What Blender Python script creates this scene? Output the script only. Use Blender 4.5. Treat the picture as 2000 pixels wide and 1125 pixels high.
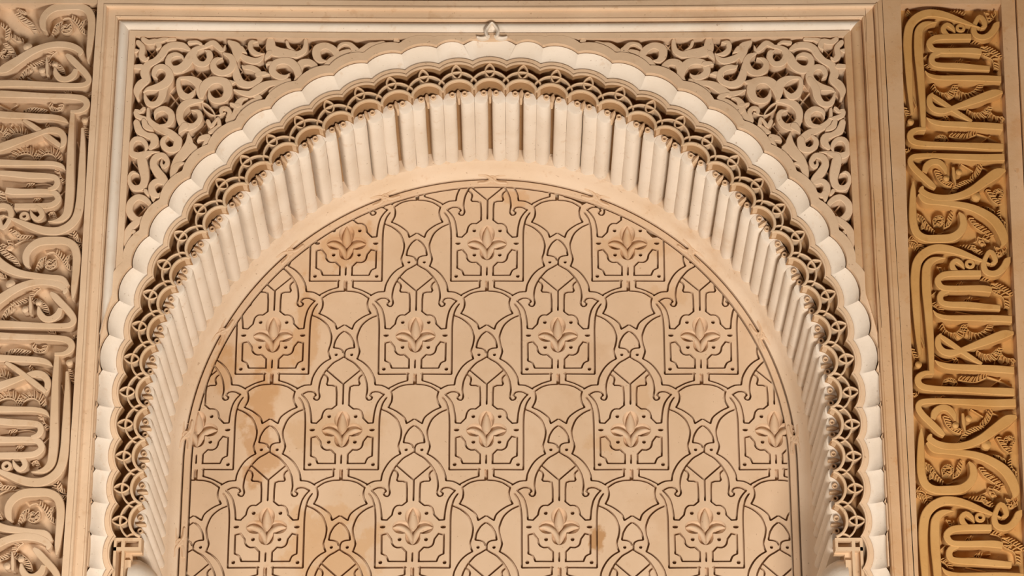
import bpy, math, random
import numpy as np
from mathutils import Vector, geometry
random.seed(7)
for o in list(bpy.data.objects): bpy.data.objects.remove(o)
sc = bpy.context.scene
col = sc.collection

# ------------------------------------------------------------------ camera
F = 4700.0                                   # focal length in pixels of the 2000 x 1125 frame
TH = math.atan(1640.0 / F)                   # camera pitch
CAM = np.array([0.04, -4.7 * math.cos(TH), 1.6])
FW = np.array([0, math.cos(TH), math.sin(TH)]); UP = np.array([0, -math.sin(TH), math.cos(TH)])
cd = bpy.data.cameras.new('camera'); cam = bpy.data.objects.new('camera', cd); col.objects.link(cam)
cam.location = CAM; cam.rotation_euler = (math.pi / 2 + TH, 0, 0)
cd.sensor_width = 36; cd.lens = F * 36 / 2000; cd.clip_start = .05
sc.camera = cam
# ------------------------------------------------------------------ light
w = bpy.data.worlds.new('world'); sc.world = w; w.use_nodes = True
w.node_tree.nodes['Background'].inputs[0].default_value = (1.0, .55, .25, 1)
w.node_tree.nodes['Background'].inputs[1].default_value = .07
def area(name, loc, target, size, size_y, power, color):
    l = bpy.data.lights.new(name, 'AREA'); l.shape = 'RECTANGLE'; l.size = size; l.size_y = size_y
    l.energy = power; l.color = color
    o = bpy.data.objects.new(name, l); col.objects.link(o); o.location = loc
    o.rotation_euler = (Vector(target) - Vector(loc)).to_track_quat('-Z', 'Y').to_euler()
    return o
area('courtyard_daylight', (.85, -2.9, .30), (-.5, 0, 3.1), 1.1, .7, 170, (1, .905, .785))
area('left_front_fill', (-1.7, -1.9, 2.4), (-.75, 0, 3.3), .7, 1.0, 20, (1, .91, .80))  # added fill that brightens the left frame fronts, no real opening there
sc.view_settings.view_transform = 'Standard'; sc.view_settings.look = 'None'
sc.view_settings.gamma = 1; sc.view_settings.use_curve_mapping = False
sc.view_settings.exposure = -0.08

# ------------------------------------------------------------------ helpers
def at(px, py, Y=0.0):
    """pixel of the photograph -> (x, z) on the wall plane at depth Y"""
    d = FW + np.array([1, 0, 0]) * (px - 1000) / F - UP * (py - 562.5) / F
    t = (Y - CAM[1]) / d[1]; p = CAM + d * t
    return float(p[0]), float(p[2])
def empty(name, loc=(0, 0, 0), label=None, cat=None, kind=None, group=None):
    o = bpy.data.objects.new(name, None); col.objects.link(o); o.location = loc; o.empty_display_size = .05
    tag(o, label, cat, kind, group); return o
def tag(o, label=None, cat=None, kind=None, group=None):
    if label: o['label'] = label
    if cat: o['category'] = cat
    if kind: o['kind'] = kind
    if group: o['group'] = group
    return o
def mesh(name, V, Fc, mat, smooth=False, sharp=38):
    m = bpy.data.meshes.new(name); m.from_pydata(V, [], Fc); m.update()
    if smooth:
        m.polygons.foreach_set('use_smooth', [True] * len(m.polygons)); m.set_sharp_from_angle(angle=math.radians(sharp))
    m.materials.append(mat); return m
def link(name, me, parent=None, loc=(0, 0, 0), ry=0.0):
    o = bpy.data.objects.new(name, me); col.objects.link(o)
    if parent is not None: o.parent = parent
    o.location = loc; o.rotation_euler = (0, ry, 0); return o
class MB:
    def __init__(s): s.v = []; s.f = []
    def add(s, V, Fc):
        b = len(s.v); s.v += V; s.f += [tuple(i + b for i in f) for f in Fc]
    def box(s, x0, x1, y0, y1, z0, z1):
        s.add([(x, y, z) for x in (x0, x1) for y in (y0, y1) for z in (z0, z1)],
              [(0, 1, 3, 2), (4, 6, 7, 5), (0, 4, 5, 1), (2, 3, 7, 6), (0, 2, 6, 4), (1, 5, 7, 3)])
    def obj(s, name, mat, parent=None, smooth=False, **k):
        return link(name, mesh(name, s.v, s.f, mat, smooth), parent, **k)
def cr(P, step):
    """Catmull-Rom through rows of P, resampled about every `step` in the first two columns"""
    P = np.array(P, float)
    if len(P) == 2:
        n = max(2, int(np.hypot(*(P[1, :2] - P[0, :2])) / step) + 1)
        return np.array([P[0] + (P[1] - P[0]) * i / (n - 1) for i in range(n)])
    Q = np.vstack([2 * P[0] - P[1], P, 2 * P[-1] - P[-2]]); out = []
    for i in range(1, len(Q) - 2):
        a, b, c, d = Q[i - 1], Q[i], Q[i + 1], Q[i + 2]
        n = max(2, int(math.ceil(np.hypot(*(c[:2] - b[:2])) / step)))
        for k in range(n):
            t = k / n
            out.append(.5 * (2 * b + (c - a) * t + (2 * a - 5 * b + 4 * c - d) * t * t + (3 * b - a - 3 * c + d) * t ** 3))
    out.append(P[-1]); return np.array(out)
def stroke(mb, P, y_base, y_top, step=.006, bev=.0022, dome=.0012, caps=True, spline=True, tmap=None, closed=False):
    """raised carved stroke along rows (x, z, width); sides, bevel and slightly domed top"""
    S = cr(P, step) if spline else np.array(P, float)
    S[:, 2] = np.maximum(S[:, 2], .0004)
    if caps and not closed:
        for end in (0, -1):
            w_ = S[end, 2]
            if w_ > .004:
                d = (S[0, :2] - S[1, :2]) if end == 0 else (S[-1, :2] - S[-2, :2]); d = d / (np.hypot(*d) + 1e-9)
                ext = [[*(S[end, :2] + d * w_ / 2 * math.sin(a)), w_ * max(math.cos(a), .12)] for a in (.5, 1.0, 1.35, 1.5)]
                S = np.vstack([np.array(ext)[::-1], S]) if end == 0 else np.vstack([S, np.array(ext)])
    T = np.gradient(S[:, :2], axis=0)
    if closed: T[0] = T[-1] = S[1, :2] - S[-2, :2]
    T /= (np.hypot(T[:, 0], T[:, 1])[:, None] + 1e-9)
    N = np.c_[-T[:, 1], T[:, 0]]; V = []; n = len(S)
    for i in range(n):
        w_ = S[i, 2] / 2; b = min(bev, w_ * .5)
        for q, y in ((-w_, y_base), (-w_, y_top + b), (-w_ + b, y_top), (0, y_top - dome), (w_ - b, y_top), (w_, y_top + b), (w_, y_base)):
            p = S[i, :2] + N[i] * q
            V.append((p[0], y, p[1]) if tmap is None else tmap(p[0], p[1], y))
    Fc = []
    for i in range(n - 1):
        for k in range(6): Fc.append((i * 7 + k, i * 7 + k + 1, i * 7 + 8 + k, i * 7 + 7 + k))
    if not closed:
        Fc.append(tuple(range(6, -1, -1))); Fc.append(tuple((n - 1) * 7 + k for k in range(7)))
    mb.add(V, Fc)
def disc(mb, x, z, r, y_base, y_top, n=14, hole=0.0, dome=.002, rz=1.0):
    V = []; Fc = []
    for k in range(n):
        a = 2 * math.pi * k / n; c, s = math.cos(a), math.sin(a) * rz
        V += [(x + r * c, y_base, z + r * s), (x + r * c, y_top + .0015, z + r * s), (x + (r - .0015) * c, y_top, z + (r - .0015) * s)]
        V.append((x + hole * c, y_top, z + hole * s) if hole else (x, y_top - dome, z))
        if hole: V.append((x + hole * c, y_base, z + hole * s))
    m = 5 if hole else 4
    for k in range(n):
        j = (k + 1) % n
        for q in range(m - 1): Fc.append((k * m + q, j * m + q, j * m + q + 1, k * m + q + 1))
    mb.add(V, Fc)

# ------------------------------------------------------------------ materials
def plaster(name, c1, c2, stain, samt=.35, bump=.25, blobs=()):
    m = bpy.data.materials.new(name); m.use_nodes = True; nt = m.node_tree; N = nt.nodes; L = nt.links
    b = N['Principled BSDF']; b.inputs['Roughness'].default_value = .72
    b.inputs['Specular IOR Level'].default_value = .25
    g = N.new('ShaderNodeNewGeometry')
    def noise(s, d=5, r=.55):
        n = N.new('ShaderNodeTexNoise'); n.inputs['Scale'].default_value = s; n.inputs['Detail'].default_value = d
        n.inputs['Roughness'].default_value = r; L.new(g.outputs['Position'], n.inputs['Vector']); return n.outputs['Fac']
    def ramp(src, p0, p1, v0=0, v1=1):
        n = N.new('ShaderNodeMapRange'); n.interpolation_type = 'SMOOTHSTEP'
        for k, v in zip(('From Min', 'From Max', 'To Min', 'To Max'), (p0, p1, v0, v1)): n.inputs[k].default_value = v
        L.new(src, n.inputs['Value']); return n.outputs['Result']
    def mix(fac, a, bb):
        n = N.new('ShaderNodeMix'); n.data_type = 'RGBA'; L.new(fac, n.inputs['Factor'])
        for k, v in ((6, a), (7, bb)):
            if isinstance(v, tuple): n.inputs[k].default_value = (*v, 1)
            else: L.new(v, n.inputs[k])
        return n.outputs[2]
    def math_(op, a, bb):
        n = N.new('ShaderNodeMath'); n.operation = op
        for k, v in enumerate((a, bb)):
            if isinstance(v, (int, float)): n.inputs[k].default_value = v
            else: L.new(v, n.inputs[k])
        return n.outputs[0]
    c = mix(ramp(noise(9), .35, .65), c1, c2)
    st = math_('MULTIPLY', ramp(noise(5, 8, .65), .55, .72), samt)
    c = mix(st, c, stain)
    c = mix(math_('MULTIPLY', ramp(noise(45, 3, .6), .60, .74), samt * .8), c, stain)
    c = mix(math_('MULTIPLY', ramp(noise(150, 2, .5), .70, .75), .45), c, (.28, .15, .07))
    for (px, py, Y, rx, rz, amt, cc) in blobs:          # single stains with a ragged outline of their own
        x, z = at(px, py, Y)
        v = N.new('ShaderNodeVectorMath'); v.operation = 'SUBTRACT'; v.inputs[1].default_value = (x, Y, z); L.new(g.outputs['Position'], v.inputs[0])
        v2 = N.new('ShaderNodeVectorMath'); v2.operation = 'MULTIPLY'; v2.inputs[1].default_value = (1 / rx, 2, 1 / rz); L.new(v.outputs[0], v2.inputs[0])
        ln = N.new('ShaderNodeVectorMath'); ln.operation = 'LENGTH'; L.new(v2.outputs[0], ln.inputs[0])
        d = math_('ADD', ln.outputs['Value'], math_('MULTIPLY', math_('SUBTRACT', noise(22, 5, .6), .5), 2.6))
        c = mix(math_('MULTIPLY', ramp(d, .62, 1.0, 1, 0), amt * .58), c, cc)
    L.new(c, b.inputs['Base Color'])
    h = math_('ADD', math_('MULTIPLY', noise(60, 6, .6), .8), math_('MULTIPLY', ramp(noise(260, 2), .66, .78), -.35))
    bp = N.new('ShaderNodeBump'); bp.inputs['Strength'].default_value = bump; bp.inputs['Distance'].default_value = .004
    L.new(h, bp.inputs['Height']); L.new(bp.outputs[0], b.inputs['Normal'])
    return m
STAIN = (.46, .22, .075)
M_white = plaster('cream_stucco', (.82, .74, .65), (.77, .68, .58), (.62, .43, .27), .38)
M_beige = plaster('beige_stucco', (.76, .57, .40), (.71, .52, .355), (.52, .31, .16), .40)
M_lace = plaster('brown_lace_stucco', (.72, .54, .37), (.66, .47, .30), (.48, .27, .12), .45)
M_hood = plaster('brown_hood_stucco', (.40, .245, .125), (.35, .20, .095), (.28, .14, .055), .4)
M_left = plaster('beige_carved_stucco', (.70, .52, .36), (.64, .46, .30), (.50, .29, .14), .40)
M_right = plaster('dimmed_ochre_carved_stucco', (.62, .36, .135), (.56, .305, .10), (.48, .23, .06), .45)  # ochre colour carries the darker, more orange light on the right band
M_ogr = plaster('dimmed_ochre_frame_stucco', (.64, .43, .26), (.59, .37, .20), (.52, .24, .07), .5)  # light falloff towards the right painted into the frame as ochre
M_pale = plaster('pale_border_stucco', (.77, .62, .48), (.73, .57, .42), (.58, .36, .19), .4)
M_crack = plaster('dark_crack', (.12, .06, .025), (.10, .05, .02), (.08, .04, .015), .2)
M_panel = plaster('niche_stucco', (.72, .54, .385), (.68, .50, .345), (.55, .33, .17), .28, .12,
                  blobs=((508, 850, .33, .036, .16, .95, (.50, .25, .085)), (500, 780, .33, .06, .07, .6, (.58, .34, .16)), (640, 1060, .33, .10, .10, .75, (.60, .34, .14)),
                         (598, 640, .33, .028, .12, .85, (.56, .31, .13)), (500, 690, .33, .09, .04, .8, (.58, .34, .16)),
                         (650, 840, .33, .10, .04, .6, (.58, .36, .18)), (1165, 1050, .33, .020, .03, 1.2, (.42, .19, .04)),
                         (680, 480, .33, .07, .05, .85, (.56, .31, .13)), (1225, 480, .33, .08, .03, .6, (.56, .33, .15)),
                         (1000, 385, .33, .05, .02, .7, (.58, .32, .13)), (1180, 860, .33, .05, .02, .5, (.56, .32, .13)),
                         (440, 720, .33, .03, .06, .8, (.58, .33, .14)), (1300, 580, .33, .05, .03, .5, (.58, .34, .15)), (1250, 770, .33, .02, .05, .5, (.58, .34, .15))))
M_floor = plaster('floor_stone', (.62, .52, .42), (.56, .46, .36), (.45, .33, .22), .3)

# ------------------------------------------------------------------ arch layout (metres)
X0, ZC, R = -0.005, 2.925, 0.6616            # centre and cusp radius of the front arch
ZB, YB = 2.881, 0.33                          # centre and depth of the back arch (same radius)
PIT = 0.0637                                  # one lobe along the arch
Q = R * math.pi / 2
NL = 20
def path(s, rho, zc=ZC, r=R):
    a = s / r
    if abs(s) <= r * math.pi / 2: return X0 + (r + rho) * math.sin(a), zc + (r + rho) * math.cos(a)
    g = 1 if s > 0 else -1
    return X0 + g * (r + rho), zc - (abs(s) - r * math.pi / 2)
WX0, WX1, WZ1 = -1.75, 1.75, 4.3
TZ = 2.2                                       # lower end of the carved work, below the picture

# ------------------------------------------------------------------ wall, floor
def wall_mesh(rho, y, y2):
    mb = MB(); n = 72; r = R + rho
    pts = [path(-Q + 2 * Q * i / n, rho) for i in range(n + 1)]
    for i in range(n):
        (xa, za), (xb, zb) = pts[i], pts[i + 1]
        mb.add([(xa, y, za), (xb, y, zb), (xb, y, WZ1), (xa, y, WZ1)], [(0, 1, 2, 3)])
        mb.add([(xa, y, za), (xb, y, zb), (xb, y2, zb), (xa, y2, za)], [(0, 1, 2, 3)])
    for a, b in ((WX0, X0 - r), (X0 + r, WX1)):
        mb.add([(a, y, 0), (b, y, 0), (b, y, WZ1), (a, y, WZ1)], [(0, 1, 2, 3)])
    for x in (X0 - r, X0 + r): mb.add([(x, y, 0), (x, y2, 0), (x, y2, ZC), (x, y, ZC)], [(0, 1, 2, 3)])
    return mb
tag(wall_mesh(.062, .050, .064).obj('wall_front', M_beige), 'plain beige stucco wall behind the carved arch and its frame', kind='structure')
fl = MB(); fl.box(-3.5, 3.5, -6.5, .6, -.05, 0); tag(fl.obj('floor', M_floor), 'pale stone floor below the arch', kind='structure')

# ------------------------------------------------------------------ frame mouldings around the arch field
XL, XR, ZT = -0.7245, 0.7145, 3.690            # edges of the carved field inside the frame
fields = {
 'border': [(-.001, .05), (-.001, -.001), (.0115, -.001), (.0115, .05)],
 'roll':   [(.0115, .05), (.0115, .004), (.0135, .003), (.016, -.003), (.019, -.0068), (.023, -.009), (.027, -.0088), (.031, -.006), (.034, -.001), (.0355, .003), (.0355, .05)],
 'inner':  [(.0355, .05), (.0355, -.006), (.0365, -.0105), (.039, -.0115), (.0405, -.0095), (.0575, -.0095), (.0575, .05)],
 'outer':  [(.0575, .05), (.0575, -.0165), (.0590, -.0185), (.0625, -.0185), (.0645, -.0165), (.0765, -.0165), (.0765, .05)],
}
zlim = lambda t: ZC + math.sqrt((R + .103) ** 2 - ((XR - XL) / 2 + t) ** 2)
ends = {'border': zlim(.011), 'roll': zlim(.0345), 'inner': TZ, 'outer': TZ}
NS = 40
def side_strip(mb, prof, side, z1):
    V = []
    cut = prof[-1][0] < .036
    for k in range(NS + 1):
        f = k / NS
        for (t, p) in prof:
            top = ZT + t; wob = (math.sin(f * 9 + t * 40) * .0008) if 0 < k < NS and not cut else 0
            z = top + (z1 - top) * f
            if cut and z < 3.4:
                t = max(t, min(prof[-1][0] - .0003, math.sqrt(max(0, (R + .103) ** 2 - (z - ZC) ** 2)) - (XR - XL) / 2))
            V.append(((XL - t + wob) if side < 0 else (XR + t + wob), p, z))
    n = len(prof); Fc = [tuple(range(n)), tuple(NS * n + i for i in range(n))]
    for k in range(NS):
        for i in range(n - 1): Fc.append((k * n + i, k * n + i + 1, (k + 1) * n + i + 1, (k + 1) * n + i))
    mb.add(V, Fc)
def top_strip(mb, prof):
    V = []; n = len(prof)
    for k in range(15):
        f = k / 14
        for (t, p) in prof:
            x = (XL - t) + f * ((XR + t) - (XL - t)); sag = -.006 * math.sin(math.pi * f)
            V.append((x, p, ZT + t + sag))
    Fc = [tuple(range(n)), tuple(14 * n + i for i in range(n))]
    for k in range(14):
        for i in range(n - 1): Fc.append((k * n + i, k * n + i + 1, (k + 1) * n + i + 1, (k + 1) * n + i))
    mb.add(V, Fc)
pname = {'border': 'border_fillet', 'roll': 'roll_moulding', 'inner': 'inner_fillet', 'outer': 'outer_fillet'}
for nm, sd, lab in (('trim_1', -1, 'pale upright frame moulding with a round roll left of the arch'),
                    ('trim_2', 0, 'long horizontal frame moulding above the crown of the arch'),
                    ('trim_3', 1, 'cracked upright frame moulding right of the arch, tinted ochre for dimmer light')):
    e = empty(nm, (0, 0, 0), lab, None, 'structure')
    for k, prof in fields.items():
        mb = MB()
        if sd > 0 and k == 'outer': prof = [(t + (.003 if t < .07 else 0), p) for t, p in prof]
        if sd: side_strip(mb, prof, sd, ends[k])
        else: top_strip(mb, prof)
        mb.obj(pname[k], (M_white if k == 'roll' and sd <= 0 else M_beige) if sd <= 0 else M_ogr, e, smooth=True)
# hairline crack running down the right frame
ck = MB(); P = [(1690, 15), (1692, 60), (1690, 120), (1695, 200), (1700, 250), (1699, 300), (1708, 400), (1712, 500), (1716, 560), (1722, 640)]
stroke(ck, [(*at(px + random.uniform(-1, 1), py, -.0095), random.uniform(.0007, .0013)) for px, py in P], -.004, -.0097, step=.02, bev=.0002, dome=.0001, caps=False)
link('crack', mesh('crack', ck.v, ck.f, M_crack), e)
# flat upper cornice strip and plain strips beyond the inscription bands
tp = MB(); tp.box(WX0, WX1, -.012, .05, ZT + .078, ZT + .10); tp.box(WX0, WX1, -.02, .05, ZT + .102, WZ1)
tag(tp.obj('trim_4', M_beige), 'flat stucco strip above the frame and bands', kind='structure')

# ------------------------------------------------------------------ scalloped arch: lobes, fillets, tracery, shells
def rnd(t, crown, amp):
    u = min(1.0, abs(2 * t)); k = .55 if amp < .016 else .80 if amp < .018 else .94
    return crown - amp * (1 - math.sqrt(1 - k * u * u)) / (1 - math.sqrt(1 - k))
OUT, COV, LIP, MID, INN = (.099, .0095), (.068, .0085), (.055, .0105), (.039, .0165), (.0205, .0215)
def mapper(kind):
    if kind == 'arc': return lambda t, rho, y: ((R + rho) * math.sin(t * PIT / R), y, (R + rho) * math.cos(t * PIT / R))
    return lambda t, rho, y: (t * PIT, y, R + rho)
def sheet(mb, mp, rows, n=14, ts=None):
    """rows: list of (curve(q)->(t, rho), y)"""
    V = []; m = len(rows)
    for i in range(n + 1):
        q = -.5 + i / n
        for fn, y in rows:
            t, rho = fn(q); V.append(mp(t, rho, y))
    mb.add(V, [(i * m + k, i * m + k + 1, (i + 1) * m + k + 1, (i + 1) * m + k) for i in range(n) for k in range(m - 1)])
def lerp(a, b, f): return a + (b - a) * f
def scallop_mesh(kind, tl=-.5, tr=.5, grow=0.0):
    mp = mapper(kind); mb = MB(); rows = []
    for j in range(7):
        f = j / 6                                     # 0 outer edge .. 1 inner edge of the hollow
        def fn(q, f=f):
            o = lerp(tl, tr, q + .5); t = lerp(o, q, f)
            return t, lerp(rnd(q, OUT[0] + grow, OUT[1] + grow * .8), rnd(q, COV[0], COV[1]), f)
        rows.append((fn, .008 + .018 * math.sin(f * math.pi / 2)))
        if j == 0: rows[-1] = (fn, .022)
        if j == 0:
            g_ = lambda q, f=.045: (lambda a, b: (lerp(a[0], q, f), lerp(a[1], b, f)))((lerp(tl, tr, q + .5), rnd(q, OUT[0] + grow, OUT[1] + grow * .8)), rnd(q, COV[0], COV[1]))
            rows.append((g_, .0205)); g2 = lambda q, f=.075: g_(q, f); rows.append((g2, .0085))
    e = lambda q: (lerp(tl, tr, q + .5), rnd(q, OUT[0] + grow, OUT[1] + grow * .8))
    sheet(mb, mp, [(e, .03)] + rows)
    return mesh('scallop', mb.v, mb.f, M_white, True)
def fillet_mesh(kind):
    mp = mapper(kind); mb = MB()
    c = lambda cv, d=0: (lambda q: (q, rnd(q, cv[0] + d, cv[1])))
    sheet(mb, mp, [(c(COV), .0265), (c(COV, -.0015), .0225), (c(LIP, .0035), .0225), (c(LIP, .0025), .0200), (c(LIP, .0), .0200), (c(LIP, -.0005), .022), (c(LIP, -.0005), .026)])
    return mesh('rim_fillet', mb.v, mb.f, M_beige, True)
def tracery_mesh(kind):
    mp = mapper(kind); mb = MB()
    c = lambda cv, d=0: (lambda q: (q, rnd(q, cv[0] + d, cv[1])))
    tm = lambda x, z, y: mp(x / PIT, z, y)
    fl_, top = .060, .0275
    rib = dict(bev=.0009, dome=.0005, caps=False, spline=False, tmap=tm)
    def curve(cv, n=17, d=0, a=-.5, b=.5): return [[t * PIT, rnd(t, cv[0] + d, cv[1]), 0] for t in [a + (b - a) * i / (n - 1) for i in range(n)]]
    def rb(P, w_, y=top, base=None): stroke(mb, [[p[0], p[1], w_] for p in P], base or fl_, y, **rib)
    rb(curve(MID), .0036); rb(curve(INN, 21), .0052, top - .003, .033)
    # round eye with a pointed top at the crown, the middle arc passing through it
    for g in (-1, 1):
        rb([[g * .0088 * math.sin(math.pi * f) ** .7 * (1 if f < .5 else 1 - .35 * (f - .5)), .0245 + .0305 * f, 0] for f in [i / 10 for i in range(11)]], .0032)
        t0 = g * .5 * PIT                                      # half of a leaf-shaped eye over the cusp
        rb([[t0 - g * .0060 * math.sin(math.pi * f), .001 + .024 * f, 0] for f in [i / 7 for i in range(8)]], .0032)
    return mesh('tracery', mb.v, mb.f, M_lace, True)
def ground_mesh(kind):
    mp = mapper(kind); mb = MB(); c = lambda cv, d=0: (lambda q: (q, rnd(q, cv[0] + d, cv[1])))
    sheet(mb, mp, [(c(LIP, -.0007), .0255), (c(LIP, -.0007), .060), (c(INN, -.003), .060)])
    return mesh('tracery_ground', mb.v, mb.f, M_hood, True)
def shell_mesh(kind):
    mp = mapper(kind); mb = MB(); rows = []
    for f, y in ((0, .0305), (0, .055), (.04, .078), (.16, .090), (.5, .097), (1, .100)):
        rows.append((lambda q, f=f: (q, lerp(rnd(q, INN[0] - .0018, INN[1]), -.0015, f)), y))
    sheet(mb, mp, rows, 16)
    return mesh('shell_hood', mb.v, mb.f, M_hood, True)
def bud_mesh(kind):
    mp = mapper(kind); mb = MB()
    tm = lambda x, z, y: mp(x / PIT, z, y)
    for g in (-1, 1):
        ring = [[g * .0125 + .0042 * math.cos(a), .0050 + .0042 * math.sin(a), .0030] for a in [2 * math.pi * i / 12 for i in range(13)]]
        stroke(mb, ring, .092, .060, bev=.001, dome=.0006, spline=False, closed=True, tmap=tm)
    stroke(mb, [[0, .013, .0035], [0, .006, .009], [0, -.003, .006]], .092, .060, step=.002, bev=.002, dome=.002, tmap=tm)
    return mesh('bud', mb.v, mb.f, M_lace, True)
E_arch = empty('scalloped_arch', (X0, .03, TZ), 'pale scalloped arch edged with pierced lace tracery framing the niche', 'arch')
kit = {k: dict(scallop=scallop_mesh(k), rim_fillet=fillet_mesh(k), tracery=tracery_mesh(k), tracery_ground=ground_mesh(k), shell_hood=shell_mesh(k), bud=bud_mesh(k)) for k in ('arc', 'leg')}
apex = scallop_mesh('arc', -.74, .74, .006); side_l = scallop_mesh('arc', -.5, .26, .001); side_r = scallop_mesh('arc', -.26, .5, .001)
def put(name, me, k, parent, base, kind_zc=ZC):
    """lobe k (0 = crown, negative = left)"""
    a = k * PIT / R; off = (X0 - base[0], -base[1], kind_zc - base[2])
    if abs(k) <= 16: return link(name, me, parent, off, a)
    g = 1 if k > 0 else -1
    return link(name, me, parent, (off[0], off[1], off[2] - (abs(k) * PIT - Q)), g * math.pi / 2)
AB = (X0, .03, TZ)
for k in range(-NL, NL + 1):
    kd = kit['arc' if abs(k) <= 16 else 'leg']
    for nm, me in kd.items():
        if nm == 'scallop' and abs(k) <= 1: me = {0: apex, -1: side_l, 1: side_r}[k]
        put(nm, me, k, E_arch, AB)
for k in (-NL - 2, -NL - 1, NL + 1, NL + 2):
    put('scallop', kit['leg']['scallop'], k, E_arch, AB); put('rim_fillet', kit['leg']['rim_fillet'], k, E_arch, AB)
# finial loop at the crown
mb = MB(); c = at(961, 63)
stroke(mb, [[c[0] - .010, c[1] - .013, .006], [c[0] - .0125, c[1] - .002, .0065], [c[0] - .006, c[1] + .009, .006], [c[0], c[1] + .015, .0045], [c[0] + .006, c[1] + .009, .006], [c[0] + .0125, c[1] - .002, .0065], [c[0] + .010, c[1] - .013, .006]], .0, -.016, step=.003)
for g in (-1, 1): stroke(mb, [[c[0] + g * .009, c[1] - .011, .009], [c[0] + g * .020, c[1] - .014, .008], [c[0] + g * .031, c[1] - .012, .004]], .004, -.006, step=.003)
link('finial_loop', mesh('finial_loop', mb.v, mb.f, M_white, True), E_arch, (-AB[0], -AB[1], -AB[2]))
# pierced imposts under the lowest lobes
for g in (-1, 1):
    mb = MB(); zt = ZC - ((NL + .5) * PIT - Q); xa = X0 + g * (R + .048); xb = X0 + g * (R - .004); yf_ = .028
    def bar(f0, f1, z0, z1, y0=yf_, y1=.05):
        a, b = sorted((xa + (xb - xa) * f0, xa + (xb - xa) * f1)); mb.box(a, b, y0, y1, z0, z1)
    bar(-.3, 1, zt - .030, zt, .048, .062); bar(-.3, .62, zt - .20, zt - .030, .048, .062)
    bar(0, 1, zt - .008, zt - .002); bar(0, 1, zt - .027, zt - .020)
    bar(0, .10, zt - .2, zt - .008); bar(.27, .40, zt - .020, zt - .008); bar(.90, 1, zt - .020, zt - .008)
    bar(.30, .40, zt - .2, zt - .027); bar(.40, .62, zt - .2, zt - .042, .040)
    link('pierced_impost', mesh('pierced_impost', mb.v, mb.f, M_lace), E_arch, (-AB[0], -AB[1], -AB[2]))

# ------------------------------------------------------------------ fluted vault between front arch and niche panel
E_v = empty('fluted_vault', (X0, .2, TZ), 'cream vault of rounded flutes parted by dark slots inside the arch', 'vault')
VB = (X0, .2, TZ)
YF = .066
def vpt(s, rho, f):
    (xa, za), (xb, zb) = path(s, rho), path(s, rho, ZB)
    y = YF + (YB - YF) * f; yf = (y - 0) / YB
    return lerp(xa, xb, yf) - VB[0], y - VB[1], lerp(za, zb, yf) - VB[2]
mb = MB(); ns = 132; S_end = Q + 1.6
V = [vpt(-S_end + 2 * S_end * i / ns, .019, f) for i in range(ns + 1) for f in (0, 1.02)]
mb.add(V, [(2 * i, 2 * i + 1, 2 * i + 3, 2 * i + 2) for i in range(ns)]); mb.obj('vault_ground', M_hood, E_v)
def flute(sa, sb):
    """sa: crease at the lobe edge, sb: edge on the dark slot"""
    mb = MB(); fs = (0, .010, .035, .25, .5, .75, 1.0); V = []
    prof = ((0, .019), (0, -.0030), (.06, -.0046), (.16, -.0064), (.32, -.0086), (.5, -.0096), (.68, -.0092), (.84, -.0072), (.94, -.0030), (1, .003), (1, .019))
    wob = random.uniform(-.4, .4) * .001; m = len(prof)
    for f in fs:
        for u, h in prof:
            q = {0: .15, .010: .75}.get(f, 1.0); h_ = h if h > .005 else lerp(.003, h, q)
            V.append(vpt(lerp(sa, sb, u) + wob * math.sin(f * 5), h_, f))
    Fc = [(k * m + i, k * m + i + 1, (k + 1) * m + i + 1, (k + 1) * m + i) for k in range(len(fs) - 1) for i in range(m - 1)]
    Fc += [tuple(range(m - 1, -1, -1)), tuple((len(fs) - 1) * m + i for i in range(m))]
    mb.add(V, Fc); return mesh('flute', mb.v, mb.f, M_white, True)
for k in range(-NL, NL + 1):
    s0 = k * PIT; slot = .0044 if k % 7 != 3 else .0012
    link('flute', flute(s0 - PIT * .497, s0 - slot), E_v); link('flute', flute(s0 + PIT * .497, s0 + slot), E_v)
for g in (-1, 1):                                       # smooth swelling jambs under the flutes
    mb = MB(); V = []; n = 14; m = 13; zt = ZC - ((NL + .5) * PIT - Q) - .026
    for i in range(n + 1):
        h = math.sin(min(1, i / 5) * math.pi / 2); z = zt - (i / n) ** 1.6 * .30
        for j in range(m):
            a = math.pi * j / (m - 1)
            V.append((X0 + g * (R + .020 - .052 * h * math.sin(a) ** .8) - VB[0], .115 - .088 * h * math.cos(a) - VB[1] + (0 if j < m / 2 else .05), z - VB[2]))
    mb.add(V, [(i * m + j, i * m + j + 1, (i + 1) * m + j + 1, (i + 1) * m + j) for i in range(n) for j in range(m - 1)])
    mb.obj('jamb_swelling', M_white, E_v, True)

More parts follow.
